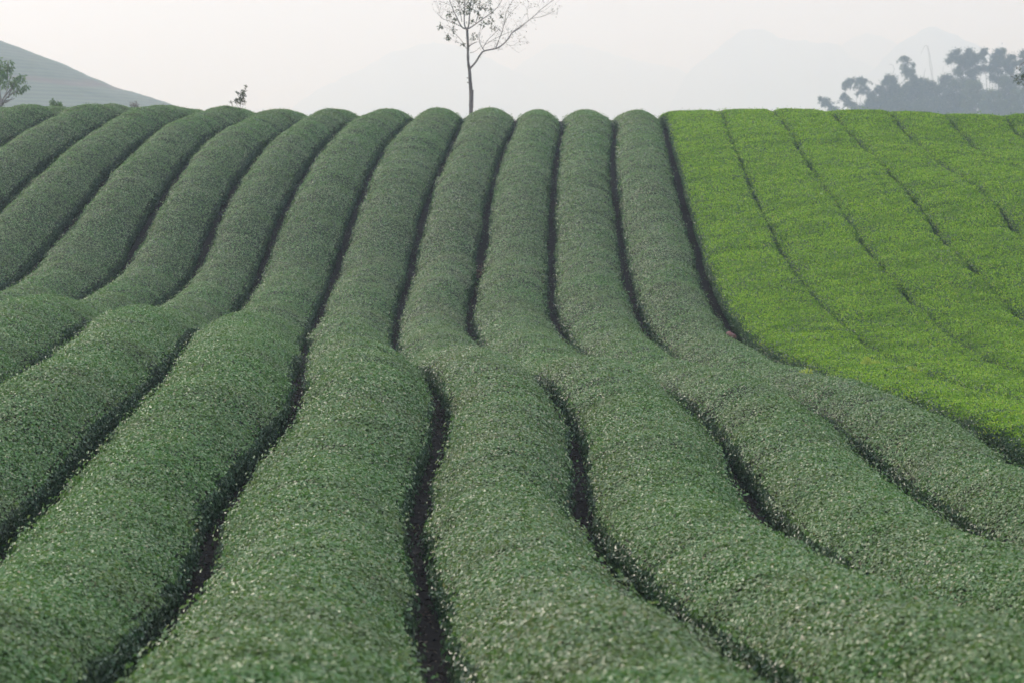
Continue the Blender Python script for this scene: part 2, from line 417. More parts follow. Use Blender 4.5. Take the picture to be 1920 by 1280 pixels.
def build_hedge(k, young, label):
    sd = k * 17 + 400
    y0, y1 = 5.0, 81.0
    ys = np.arange(y0, y1, 0.11)
    xl, xr = furrow_x(k, ys), furrow_x(k + 1, ys)
    gh = np.interp(ys, [10, 18, 26, 45, 75], [0.195, 0.172, 0.155, 0.146, 0.138])
    if k <= -2: gh = gh + 0.012 * np.clip((ys - 36) / 6, 0, 1)
    wide = 0.035 * np.clip((26 - ys) / 4, 0, 1)                # furrows open up on the near right
    if young:
        gl = -0.010 - 0.012 * np.clip((46 - ys) / 6, 0, 1) + 0.028 * noise2(ys * 0.5, 3.0 * k + 0.0 * ys, 8) + 0.036 * noise2(ys * 1.9, 7.0 * k + 0.0 * ys, 5); gr = -0.010 - 0.012 * np.clip((46 - ys) / 6, 0, 1) + 0.028 * noise2(ys * 0.5, 3.0 * (k + 1) + 0.0 * ys, 8) + 0.036 * noise2(ys * 1.9, 7.0 * (k + 1) + 0.0 * ys, 5)
        if k == 4: gl = np.full_like(ys, 0.12)
        n, nth, h0, zb = 5.5, 36, 0.53, 0.06
    else:
        gl = gh + 0.02 * noise2(ys * 0.8, 0 * ys, sd); gr = gh + 0.02 * noise2(ys * 0.8, 0 * ys, sd + 1)
        n, nth, h0, zb = 2.35, 30, 0.61, 0.04
    if k >= 2 and not (young and k > 4): gl = gl + wide
    if 1 <= k <= 3: gr = gr + wide
    xl = xl + gl + 0.034 * noise2(ys * 2.4, 0 * ys, sd + 2); xr = xr - gr + 0.034 * noise2(ys * 2.4, 0 * ys, sd + 3)
    xc, w = (xl + xr) / 2, (xr - xl) / 2
    ax, az = superellipse(n, nth) if young else dome(nth)
    h = h0 + 0.030 * noise2(ys * 0.55, 0 * ys, sd + 4) + 0.012 * noise2(ys * 2.2, 0 * ys, sd + 5)
    crease = np.zeros_like(h)
    if not young:
        for yi in np.random.default_rng(sd).uniform(10, 74, 5):    # joins between neighbouring plants
            crease = crease + 0.03 * np.exp(-((ys - yi) / 0.10) ** 2)
    if k == 1:                                           # a plant cut a little higher than its neighbour
        h = h + 0.05 / (1 + np.exp(-(ys - 20.9) / 0.05)) - 0.05 / (1 + np.exp(-(ys - 23.0) / 0.5))
    X = xc[:, None] + w[:, None] * ax[None] * (1 - (0.12 * (1 - az[None]) ** 4 if young else 0))
    Yg = np.repeat(ys[:, None], nth, 1)
    Z = zb + (h[:, None] - zb) * az[None]
    if young:
        lump = 0.032 * noise2(X * 0.9, Yg * 1.5 + X * 0.25, 91) + 0.026 * noise2(X * 2.2, Yg * 3.2, 92)
    else:
        lump = 0.030 * noise2(X * 1.5, Yg * 1.3, sd + 6) + 0.018 * noise2(X * 4.5, Yg * 4.0, sd + 7)
    Z = Z - crease[:, None] * np.clip(1.2 * noise2(X * 0.9, Yg * 0.2, sd + 8) + 0.3, 0, 1) * az[None]
    Z = Z + lump * np.clip(az[None] * 1.3, 0, 1)
    X = X + np.sign(ax)[None] * lump * 0.7 * (1 - az[None])
    G = ground_z(X, Yg)
    Pg = np.stack([X, Yg, G + Z], -1)
    # normals
    du = np.gradient(Pg, axis=0); dv = np.gradient(Pg, axis=1)
    Nn = np.cross(dv, du); Nn /= np.linalg.norm(Nn, axis=2)[..., None] + 1e-9
    Nn *= np.sign((Nn * np.stack([ax[None].repeat(len(ys), 0), 0 * X, az[None].repeat(len(ys), 0)], -1)).sum(-1) + 1e-9)[..., None]
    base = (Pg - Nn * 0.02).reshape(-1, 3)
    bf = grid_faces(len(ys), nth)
    # leaves
    cell = 0.25 * (Pg[1:, 1:] + Pg[:-1, 1:] + Pg[1:, :-1] + Pg[:-1, :-1])
    area = np.linalg.norm(np.cross(Pg[1:, 1:] - Pg[:-1, :-1], Pg[1:, :-1] - Pg[:-1, 1:]), axis=2) * 0.5
    yc = cell[..., 1]
    dens = np.interp(yc, [6, 14, 20, 30, 45, 60, 80], [7600, 6000, 4100, 2500, 1600, 1150, 900]) * DENS
    if young: dens = dens * 1.25
    keep = in_view(cell[..., 0], yc) & (yc > 6.0)
    lam = dens * area * keep
    cnt = rng.poisson(lam)
    ii, jj = np.nonzero(cnt); cc = cnt[ii, jj]
    ii = np.repeat(ii, cc); jj = np.repeat(jj, cc)
    m = len(ii)
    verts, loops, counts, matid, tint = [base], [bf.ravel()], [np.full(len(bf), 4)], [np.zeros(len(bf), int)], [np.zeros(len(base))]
    if m:
        a, b = rng.random(m)[:, None], rng.random(m)[:, None]
        def lerp(A):
            return (A[ii, jj]*(1-a)*(1-b) + A[ii+1, jj]*a*(1-b) + A[ii, jj+1]*(1-a)*b + A[ii+1, jj+1]*a*b)
        p = lerp(Pg); nrm = lerp(Nn); nrm /= np.linalg.norm(nrm, axis=1)[:, None]
        hgt = (az[jj] + az[jj + 1]) / 2
        lod = np.interp(p[:, 1], [10, 30, 50, 80], [1.0, 1.08, 1.22, 1.45])
        rv = rng.normal(size=(m, 3))
        if young:
            top = hgt > 0.80 + 0.10 * rng.normal(size=m)
            top &= rng.random(m) > 0.06 + 0.26 * np.clip(noise2(p[:, 0] * 3.1, p[:, 1] * 3.6, 77) + 0.1, 0, 1)     # older leaves show between the shoots
            L = (0.032 + 0.014 * rng.random(m)) * lod; Wd = L * 0.44
            d = nrm * (0.35 * top)[:, None] + rv * 0.60 + np.array([0, 0, 0.12])
            ln = nrm + rng.normal(size=(m, 3)) * 0.6
            shoot = (rng.random(m) < 0.006) * rng.uniform(0.03, 0.09, m)          # a few taller shoots stand out of the canopy
            p = p + nrm * (rng.random(m) * 0.035 - 0.010 + shoot)[:, None]
        else:
            top = np.zeros(m, bool)
            L = (0.022 + 0.013 * rng.random(m)) * lod; Wd = L * (0.50 + 0.2 * rng.random(m))
            ln = nrm + rng.normal(size=(m, 3)) * 0.36 + np.array([0, 0, 0.2])
            d = rv - (rv * ln).sum(1)[:, None] * ln * 0.9 / (ln * ln).sum(1)[:, None] + nrm * 0.30
            stray = rng.random(m) < np.where(hgt < 0.75, 0.10, 0.03)
            p = p + nrm * (rng.random(m) * 0.026 - 0.012 + stray * np.where(hgt < 0.75, 0.085, 0.05) * rng.random(m))[:, None]
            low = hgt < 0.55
            L = L * np.where(low, 1.25, 1.0); Wd = Wd * np.where(low, 1.2, 1.0)
            p = p + nrm * (low * rng.random(m) * 0.05)[:, None]
            p[:, 2] -= low * 0.02
        d /= np.linalg.norm(d, axis=1)[:, None] + 1e-9
        s = np.cross(d, ln); s /= np.linalg.norm(s, axis=1)[:, None] + 1e-9
        nn = np.cross(s, d)
        Lc, Wc = L[:, None], Wd[:, None]
        near = p[:, 1] < 27
        off = len(base)
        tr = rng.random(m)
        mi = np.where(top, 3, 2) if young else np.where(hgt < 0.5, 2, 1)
        for sel, six in ((near, True), (~near, False)):
            q = np.nonzero(sel)[0]
            if not len(q): continue
            P0, D, S_, N_, l, w_ = p[q], d[q], s[q], nn[q], Lc[q], Wc[q]
            up = 0.10
            if six:
                V = np.stack([P0 - D*l*.5, P0 - D*l*.22 + S_*w_*.46 + N_*l*up, P0 + D*l*.15 + S_*w_*.46 + N_*l*up, P0 + D*l*.5 - N_*l*.06,
                              P0 + D*l*.15 - S_*w_*.46 + N_*l*up, P0 - D*l*.22 - S_*w_*.46 + N_*l*up], 1)
                idx = np.arange(len(q))[:, None] * 6 + off
                f = np.concatenate([idx + np.array([[0, 1, 2, 3]]), idx + np.array([[0, 3, 4, 5]])], 1).reshape(-1, 4)
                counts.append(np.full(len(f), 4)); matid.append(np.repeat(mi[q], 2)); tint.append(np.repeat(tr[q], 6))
            else:
                V = np.stack([P0 - D*l*.5, P0 + S_*w_*.5 + N_*l*up, P0 + D*l*.5, P0 - S_*w_*.5 + N_*l*up], 1)
                f = np.arange(len(q) * 4).reshape(-1, 4) + off
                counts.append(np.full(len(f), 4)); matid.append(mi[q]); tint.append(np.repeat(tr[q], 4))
            verts.append(V.reshape(-1, 3)); loops.append(f.ravel()); off += V.shape[0] * V.shape[1]
    verts = np.concatenate(verts)
    org = np.array([xc[len(ys)//2], ys[len(ys)//2], 0.0]); org[2] = ground_z(org[0], org[1])
    counts = np.concatenate(counts)
    sm = np.zeros(len(counts), bool); sm[:len(bf)] = True
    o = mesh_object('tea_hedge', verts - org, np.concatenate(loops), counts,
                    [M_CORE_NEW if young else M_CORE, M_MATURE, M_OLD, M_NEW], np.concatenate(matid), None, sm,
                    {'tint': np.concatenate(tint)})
    o.location = org
    tag(o, label, 'hedge', 'bright green tea hedges of young shoots' if young else 'clipped dark green tea hedges')
    return m


DENS = 1.0
ORD = ['first', 'second', 'third', 'fourth', 'fifth', 'sixth', 'seventh', 'eighth', 'ninth', 'tenth', 'eleventh', 'twelfth']
total = 0
for k in range(-10, 4):
    if k <= -1:
        lab = '%s clipped dark green tea hedge to the left of the lone tree trunk' % ORD[-1 - k] if k < -1 else \
              'clipped dark green tea hedge ending just left of the lone tree trunk'
    else:
        lab = ['clipped dark green tea hedge ending just right of the lone tree trunk',
               'dark clipped tea hedge with a cut step across its top in front',
               'second dark clipped tea hedge from the bright green field',
               'dark clipped tea hedge bordering the bright green field'][k]
    total += build_hedge(k, False, lab)
for k in range(4, 13):
    lab = 'bright green tea hedge bordering the dark clipped hedges' if k == 4 else \
          '%s bright green tea hedge counted from the dark hedges' % ORD[k - 4]
    total += build_hedge(k, True, lab)
print('LEAVES', total)


# ------------------------------------------------------------------ placing things seen beyond the crest
def at(u, v, y):
    """point at depth y (metres in front of the camera) on the sight line of photo pixel u, v"""
    c = (640.0 - v) / F_PX
    yy = math.cos(PITCH) + c * math.sin(PITCH); zz = -math.sin(PITCH) + c * math.cos(PITCH)
    return np.array([(u - 960.0) / F_PX / yy * y, y, zz / yy * y])


def unit_ball(n):
    v = rng.normal(size=(n, 3)); v /= np.linalg.norm(v, axis=1)[:, None]
    return v


M_BARK = plain_material('grey_bark', (0.12, 0.108, 0.098), (0.25, 0.235, 0.21), 14, 0.9, 0.5, (1, 1, 0.25))
M_TREELEAF = leaf_material('tree_leaf', [(0, (0.03, 0.055, 0.02)), (0.7, (0.06, 0.10, 0.035)), (1, (0.12, 0.11, 0.05))],
                           (0.05, 0.06, 0.03), 0.45, 0.4, (1.3, 1.6, 0.7), 0.25)
M_GREENLEAF = leaf_material('fresh_tree_leaf', [(0, (0.06, 0.13, 0.045)), (0.7, (0.11, 0.20, 0.07)), (1, (0.18, 0.24, 0.09))],
                            (0.12, 0.15, 0.06), 0.45, 0.4, (1.3, 1.5, 0.7), 0.35)
M_REDLEAF = leaf_material('reddish_leaf', [(0, (0.06, 0.07, 0.03)), (0.6, (0.11, 0.08, 0.05)), (1, (0.20, 0.11, 0.08))],
                          (0.10, 0.06, 0.04), 0.45, 0.4, (1.3, 1.3, 0.8), 0.25)
M_FARLEAF = leaf_material('grove_leaf', [(0, (0.024, 0.050, 0.022)), (0.7, (0.070, 0.110, 0.048)), (1, (0.17, 0.18, 0.10))],
                          (0.06, 0.06, 0.04), 0.55, 0.3, (1.2, 1.4, 0.8), 0.2, 0.12)
M_FARYELLOW = leaf_material('grove_leaf_yellow', [(0, (0.060, 0.100, 0.032)), (0.7, (0.12, 0.17, 0.058)), (1, (0.20, 0.20, 0.09))],
                            (0.07, 0.08, 0.04), 0.55, 0.3, (1.2, 1.4, 0.8), 0.2, 0.12)
M_CULM = plain_material('bamboo_culm', (0.10, 0.11, 0.05), (0.19, 0.17, 0.10), 2, 0.6)

# ---- the lone tree on the crest, traced in a 5.817 x enlargement of the photo whose origin is (780, 0)
TY = 84.0
tree = empty('bare_tree', (0, 0, 0))
tag(tree, 'tall thin nearly leafless tree standing alone on the crest behind the hedges', 'tree')
tb = at(780 + 597/5.817, 1235/5.817, TY)
tb[2] = ground_z(tb[0], TY)
tree.location = tb


def tpt(X, Y, dy=0.0):
    p = at(780 + X/5.817, Y/5.817, TY)
    p[1] += dy
    return p - tb


def path(pts, n=4):
    """smooth polyline through points"""
    pts = np.asarray(pts, float); t = np.arange(len(pts)); tt = np.linspace(0, len(pts)-1, (len(pts)-1)*n + 1)
    W = hermite(t.astype(float), tt)
    return W @ pts


S1 = TY / F_PX / 5.817                           # metres per pixel of that enlargement
mb = MB()
tr_pts = [(0.0, 0.0, -0.05)] + [tuple(tpt(*q)) for q in [(600, 1190), (601, 1090), (598, 990), (590, 870), (582, 760), (570, 690), (566, 600), (567, 500), (561, 400), (557, 315)]]
tr_rad = np.array([26, 24, 23, 21, 19, 18, 15, 14, 14, 13, 15]) * S1
pp = path(tr_pts, 4); rr = np.interp(np.linspace(0, 1, len(pp)), np.linspace(0, 1, len(tr_rad)), tr_rad)
rr = rr * (1 + 0.05 * rng.normal(size=len(rr)))
mb.tube(pp, rr, 10)
mb.tube([tpt(608, 1180), tpt(612, 1100), tpt(614, 1040), tpt(617, 982)], np.array([17, 15, 13, 11]) * S1, 8)   # broken-off second stem
mb.tube([tpt(575, 905), tpt(556, 900)], np.array([7, 4]) * S1, 5)
mb.tube([tpt(578, 855), tpt(553, 852)], np.array([6, 3]) * S1, 5)
mb.build('trunk', [M_BARK], tree)

LIMBS = [  # points in the enlargement, depth drift, start radius px, end radius px
    ([(590, 750), (650, 680), (700, 600), (745, 557), (870, 530), (940, 490), (1000, 430), (1050, 355), (1110, 312), (1190, 250), (1290, 170), (1360, 100), (1490, 0), (1640, -110)], 0.5, 11, 1.6),
    ([(556, 320), (532, 285), (526, 180), (530, 60), (522, -120), (530, -300)], -0.2, 9, 2),
    ([(562, 318), (575, 270), (588, 110), (600, 0), (640, -180), (650, -330)], 0.2, 10, 2),
    ([(556, 322), (500, 298), (440, 185), (375, 30), (330, -120), (310, -220)], -0.5, 8, 1.6),
    ([(556, 318), (600, 297), (720, 210), (840, 120), (910, 40), (960, -80)], 0.5, 8, 1.6),
    ([(500, 298), (400, 250), (290, 212), (228, 140)], -0.6, 4, 1.0),
    ([(870, 528), (910, 420), (938, 352), (968, 225), (988, 120), (1052, 8), (1100, -120)], 0.3, 6, 1.4),
    ([(938, 352), (884, 315), (820, 270)], -0.2, 3, 1.0),
    ([(742, 555), (702, 485), (690, 430), (712, 255), (705, 220)], -0.4, 5, 1.0),
    ([(735, 520), (775, 445), (865, 350), (890, 320)], 0.5, 4, 1.0),
    ([(748, 492), (900, 400), (1080, 320), (1110, 300)], 0.7, 3, 0.9),
    ([(1262, 205), (1400, 172), (1512, 115)], 0.4, 3, 0.9),
    ([(990, 490), (1055, 503), (1125, 462)], -0.4, 2.2, 0.8),
    ([(1050, 360), (1100, 335), (1160, 300)], -0.4, 2.2, 0.8),
    ([(552, 535), (490, 440), (385, 340), (285, 300)], -0.5, 3.2, 1.0),
    ([(540, 492), (440, 462), (370, 425)], -0.3, 2.6, 0.9),
    ([(578, 510), (605, 485), (665, 455)], 0.2, 7, 3.5),
    ([(588, 580), (645, 560), (710, 500)], 0.3, 3, 0.9),
    ([(500, 240), (480, 120), (450, -40), (420, -160)], 0.5, 4, 1.2),
    ([(650, 262), (690, 120), (700, -20), (720, -180)], -0.5, 4, 1.2),
    ([(960, 270), (1010, 180), (1120, 70)], -0.5, 2.5, 0.9),
    ([(1225, 225), (1215, 110), (1235, 40)], 0.3, 2.2, 0.8),
    ([(590, 120), (650, 20), (760, -100)], 0.6, 3, 1.0),
    ([(527, 150), (470, 60), (400, -60)], -0.7, 3, 1.0),
    ([(300, 215), (260, 160), (215, 0)], 0.4, 2, 0.8),
    ([(375, 60), (300, 30), (225, 5)], 0.2, 2, 0.8),
]
twig = MB()
tips = []


def grow(p, d, length, r, depth, out):
    n = 4
    pts = [p]
    for _ in range(n):
        d = d + rng.normal(size=3) * np.array([.16, .16, .12]) + np.array([0, 0, 0.05]); d /= np.linalg.norm(d)
        pts.append(pts[-1] + d * length / n)
    out.tube(pts, np.linspace(r, r * 0.5, n + 1), 3)
    tips.append((pts[-1], d))
    if depth > 0:
        for _ in range(rng.integers(1, 4)):
            q = pts[rng.integers(1, n + 1)]
            dd = d + rng.normal(size=3) * 0.55; dd /= np.linalg.norm(dd)
            grow(q, dd, length * rng.uniform(.45, .75), r * 0.65, depth - 1, out)


for pts, drift, r0, r1 in LIMBS:
    n = len(pts)
    P3 = [tpt(x, y, drift * (i / (n - 1)) ** 1.0 * (1.5 if i else 0)) for i, (x, y) in enumerate(pts)]
    pp = path(P3, 4)
    b = MB(); b.tube(pp, np.linspace(r0, r1, len(pp)) ** 1.0 * S1, 6)
    b.build('branch', [M_BARK], tree)
    ln = np.linalg.norm(np.diff(pp, axis=0), axis=1).sum()
    for _ in range(max(2, int(ln * 5.5))):
        t = rng.uniform(0.25, 1.0); i = min(int(t * (len(pp) - 1)), len(pp) - 2)
        d = pp[i + 1] - pp[i]; d /= np.linalg.norm(d)
        dd = d * 0.8 + rng.normal(size=3) * 0.5 + np.array([0, 0, .15]); dd /= np.linalg.norm(dd)
        grow(pp[i], dd, rng.uniform(0.18, 0.5), 1.15 * S1, 1, twig)
twig.build('twigs', [M_BARK], tree)
lf, lr = MB(), MB()


def leaf_cluster(out, c, rad, n, size, droop=0.2):
    p = c + unit_ball(n) * (rng.random(n) ** 0.5)[:, None] * rad
    d = (p - c) / (rad + 1e-6) + rng.normal(size=(n, 3)) * 0.5 + np.array([0, 0, -droop])
    out.leaves(p, d, rng.normal(size=(n, 3)) + np.array([0, 0, .5]), size * rng.uniform(.7, 1.25, n), size * rng.uniform(.3, .5, n))


for X, Y, R, n in [(265, 298, 24, 16), (350, 415, 28, 22), (405, 332, 22, 12), (365, 165, 30, 14), (412, 235, 18, 6), (510, 478, 16, 7), (740, 272, 24, 14),
                   (815, 225, 30, 20), (845, 320, 22, 11), (630, 400, 34, 16), (820, 112, 26, 14), (930, 165, 28, 10), (590, 240, 40, 12), (690, 190, 30, 12), (735, 90, 36, 14)]:
    leaf_cluster(lf, tpt(X, Y, rng.uniform(-.3, .3)), R * S1, n + 8, 0.11)
for _ in range(85):                                   # thicker leaves in the heart of the crown
    X, Y = rng.normal(565, 85), rng.uniform(-330, 150)
    leaf_cluster(lf, tpt(X, Y, rng.normal() * .35), 22 * S1, 8, 0.10)
for X, Y, R, n in [(1130, 225, 34, 9), (1200, 30, 30, 8), (1300, 40, 34, 9), (1500, 115, 16, 5), (980, 420, 20, 5), (1040, 390, 30, 5), (1105, 385, 12, 3), (1240, 60, 30, 7), (1080, 290, 24, 4)]:
    leaf_cluster(lr, tpt(X, Y, rng.uniform(-.2, .5)), R * S1, n, 0.055)
for p, d in tips:
    if rng.random() < 0.62:
        out = lr if rng.random() < 0.55 else lf
        leaf_cluster(out, p, 0.03, int(rng.integers(1, 4)), 0.05)
lf.build('foliage', [M_TREELEAF], tree)
tag(lr.build('foliage', [M_REDLEAF], tree), 'sparse reddish young leaves')

# ---- small tea sapling standing up out of a hedge on the crest
SY = 70.0
sap = empty('tea_sapling', (0, 0, 0))
tag(sap, 'tiny upright leafy sapling poking above the hedge crest against the pale sky', 'sapling')
s0 = at(452, 206, SY); sap.location = s0


def spt(X, Y, dy=0.0):                                # 16 x enlargement, origin (400, 150)
    p = at(400 + X/16, 150 + Y/16, SY); p[1] += dy
    return p - s0


b, l1, l2 = MB(), MB(), MB()
for pts in [[(820, 900), (815, 780), (830, 600), (850, 450), (940, 350), (970, 230), (960, 195)], [(820, 900), (910, 760), (930, 640), (920, 540), (960, 470)],
            [(815, 880), (720, 780), (690, 640), (700, 590)], [(830, 600), (790, 480), (720, 400), (690, 390)], [(850, 450), (830, 370), (870, 320)],
            [(930, 760), (980, 700), (950, 660)], [(640, 880), (560, 760), (520, 660)], [(520, 660), (450, 650)]]:
    P3 = path([spt(x, y, rng.normal() * .02) for x, y in pts], 3)
    b.tube(P3, np.linspace(0.006, 0.0025, len(P3)), 4)
    for p in P3[4:]:
        n = 3
        l1.leaves(np.repeat(p[None], n, 0) + rng.normal(size=(n, 3)) * .006, rng.normal(size=(n, 3)) * .8 + np.array([0, 0, .5]), rng.normal(size=(n, 3)), 0.066, 0.030)
for X, Y, R, n in [(830, 560, 60, 26), (860, 430, 60, 16), (700, 640, 60, 20), (820, 690, 50, 8), (920, 380, 30, 6)]:
    leaf_cluster(l1, spt(X, Y), R / 16 * SY / F_PX, n + 20, 0.066, 0)
for X, Y in [(965, 200), (990, 320), (890, 470), (860, 670), (920, 560), (540, 720)]:
    leaf_cluster(l2, spt(X, Y), 25 / 16 * SY / F_PX, 5, 0.045, 0)
b.build('stem', [M_BARK], sap); l1.build('foliage', [M_TREELEAF], sap); tag(l2.build('foliage', [M_REDLEAF], sap), 'reddish young leaves')

# ---- tree at the left edge, in front of the hazy hill
LY = 130.0
lt = empty('broadleaf_tree', (0, 0, 0))
tag(lt, 'hazy green tree with drooping leaves in front of the smooth hill', 'tree')
l0 = at(2, 205, LY); l0[2] = ground_z(l0[0], LY); lt.location = l0
SL = LY / F_PX


def lpt(X, Y, dy=0.0):                                # 6.4 x enlargement, origin (0, 90)
    p = at(X/6.4, 90 + Y/6.4, LY); p[1] += dy
    return p - l0


b, l1 = MB(), MB()
b.tube(path([np.zeros(3), lpt(10, 760), lpt(15, 690)], 4), np.linspace(0.11, 0.07, 9), 8)
b.build('trunk', [M_BARK], lt)
b = MB()
for pts in [[(15, 690), (45, 600), (70, 480), (80, 330), (100, 180)], [(15, 690), (5, 560), (-10, 350), (-20, 200)], [(15, 690), (90, 600), (180, 530), (260, 500), (310, 470)],
            [(45, 600), (120, 500), (170, 420), (240, 360)], [(15, 690), (-60, 560), (-140, 380), (-160, 250)], [(60, 640), (170, 610)], [(30, 660), (100, 650), (160, 590)], [(90, 600), (130, 520), (165, 500)]]:
    P3 = path([lpt(x, y, rng.normal() * .2) for x, y in pts], 4)
    b.tube(P3, np.linspace(0.045, 0.012, len(P3)), 5)
b.build('limbs', [M_BARK], lt)
for X, Y, R, n in [(100, 170, 40, 30), (95, 240, 55, 60), (80, 310, 55, 60), (20, 220, 70, 70), (10, 300, 60, 60), (60, 400, 60, 60), (150, 390, 60, 70), (170, 460, 50, 50), (240, 360, 48, 55),
                   (165, 520, 35, 30), (270, 500, 38, 32), (325, 460, 38, 32), (50, 450, 40, 30), (-60, 200, 90, 90), (-80, 350, 90, 90), (-160, 280, 90, 90), (230, 400, 40, 30)]:
    c = lpt(X, Y, rng.uniform(-.5, .5)); rad = R / 6.4 * SL
    p = c + unit_ball(n) * (rng.random(n) ** .4)[:, None] * rad
    d = rng.normal(size=(n, 3)) * .35 + np.array([0, 0, -.8]) + (p - c) / rad * .5
    l1.leaves(p, d, rng.normal(size=(n, 3)), rng.uniform(.16, .28, n), rng.uniform(.05, .08, n))
l1.build('foliage', [M_GREENLEAF], lt)


# ---- little bushes just past the crest
def bush(u, v, w_px, h_px, y, mat, label, bumps):
    o = empty('small_bush', (0, 0, 0))
    tag(o, label, 'bush')
    c0 = at(u, v, y); z0 = float(ground_z(c0[0], y)); o.location = (c0[0], y, z0)
    k = y / F_PX
    b, l_ = MB(), MB()
    for (dx, top, r) in bumps:
        tip = np.array([dx * k, rng.normal() * .1, c0[2] + top * k - z0])
        b.tube(path([np.array([dx * k * .3, 0, 0]), tip * np.array([.8, 1, .6]), tip], 4), np.linspace(.03, .01, 9), 5)
        n = 70
        p = tip + unit_ball(n) * (rng.random(n) ** .45)[:, None] * np.array([r, r, r * 1.15]) * k
        l_.leaves(p, rng.normal(size=(n, 3)) + (p - tip) / (r * k), rng.normal(size=(n, 3)), rng.uniform(.08, .15, n), rng.uniform(.04, .06, n))
    b.build('stem', [M_BARK], o); l_.build('foliage', [mat], o)


bush(105, 200, 22, 16, 112, M_GREENLEAF, 'small pale green bush behind the hedge crest below the smooth hill', [(-6, 8, 4), (-7, 2, 5), (4, 2, 6), (-2, -4, 7), (7, 0, 5)])
bush(251, 203, 18, 11, 190, M_REDLEAF, 'small greyish purple bush behind the hedge crest near the hill foot', [(-4, 6, 5), (4, 6, 5.5), (0, 0, 6), (7, 1, 4)])

# ---- tree whose branch tip reaches in from the right
RY = 86.0
rt = empty('broadleaf_tree', (0, 0, 0))
tag(rt, 'dark tree reaching in beside the hazy grove with one leafy branch tip', 'tree')
r0 = at(1985, 205, RY); r0[2] = ground_z(r0[0], RY); rt.location = r0


def rpt(u, v, dy=0.0):
    p = at(u, v, RY); p[1] += dy
    return p - r0


b = MB(); b.tube(path([np.zeros(3), rpt(1982, 200), rpt(1990, 120), rpt(1984, 40), rpt(1990, -40)], 5), np.linspace(.11, .05, 21), 8); b.build('trunk', [M_BARK], rt)
b, l1 = MB(), MB()
for pts in [[(1988, 140), (1955, 128), (1925, 140), (1912, 152)], [(1988, 120), (1950, 105), (1920, 118), (1908, 128)], [(1985, 90), (1960, 60), (1945, 30)], [(1985, 60), (2020, 20), (2040, -20)],
            [(1955, 128), (1930, 150), (1902, 148)], [(1990, 0), (1960, -40), (1950, -70)], [(1990, 100), (2030, 80)]]:
    P3 = path([rpt(u, v, rng.normal() * .1) for u, v in pts], 4)
    b.tube(P3, np.linspace(.028, .008, len(P3)), 5)
b.build('limbs', [M_BARK], rt)
for u, v, r, n in [(1914, 141, 7, 26), (1908, 150, 7, 18), (1910, 128, 4, 9), (1917, 153, 8, 26), (1925, 145, 9, 30), (1903, 147, 4, 8), (1950, 120, 18, 80), (1965, 60, 24, 90), (2020, 40, 26, 80), (1955, -30, 24, 80), (2000, -60, 30, 90)]:
    leaf_cluster(l1, rpt(u, v), r * RY / F_PX, n, 0.10, .3)
l1.build('foliage', [M_TREELEAF], rt)

# ------------------------------------------------------------------ hazy grove on the right: bamboo clumps and trees
GD = 650.0
GK = GD / F_PX                                        # metres per photo pixel out there


def grove_tree(u, blobs, label, dy=0.0, mat=None, name='grove_tree', size=0.42, dens=1.0):
    """blobs: (u, v, radius px) of the leaf masses"""
    y = GD + dy; k = y / F_PX
    o = empty(name, (0, 0, 0)); tag(o, label, 'tree', 'trees of the hazy grove')
    base = at(u, 205, y); base[2] = ground_z(base[0], y); o.location = base
    l_, b = MB(), MB()
    blobs = list(blobs) + [(q[0] + 3, q[1] + 19, q[2]) for q in blobs if q[1] > 186]
    topv = min(q[1] for q in blobs)
    b.tube(path([np.zeros(3), np.array([rng.normal() * .3, 0, 3.0]), at(u, topv + 12, y) - base], 4), np.linspace(.28, .08, 9), 7)
    for (bu, bv, br) in blobs:
        c = at(bu, bv, y) - base; c[1] += rng.normal() * br * k * .5
        b.tube(path([np.array([0, 0, max(1.5, c[2] * .45)]), c * np.array([.6, .6, .8]), c], 3), np.linspace(.07, .03, 7), 4)
        r = br * k
        n = int(330 * dens * (r / 0.98) ** 1.8) + 150
        ns = 9
        sub = c + unit_ball(ns) * (rng.random(ns) ** .5)[:, None] * r * np.array([.78, .78, .68])
        sr = r * rng.uniform(.32, .62, ns)
        w_ = rng.choice(ns, n, p=sr ** 2 / (sr ** 2).sum())
        u3 = unit_ball(n)
        p = sub[w_] + u3 * (rng.random(n) ** .45 * sr[w_])[:, None] * np.array([1, 1, .8])
        p = p + rng.normal(size=(n, 3)) * np.where(rng.random(n) < .3, .45, .15)[:, None]
        l_.leaves(p, u3 + rng.normal(size=(n, 3)) * .6 + np.array([0, 0, -.25]), rng.normal(size=(n, 3)) + np.array([0, 0, .6]),
                  rng.uniform(.6, 1.5, n) * size, rng.uniform(.5, .9, n) * size * .6)
    b.build('trunk', [M_BARK], o); l_.build('crown', [mat or M_FARLEAF], o)


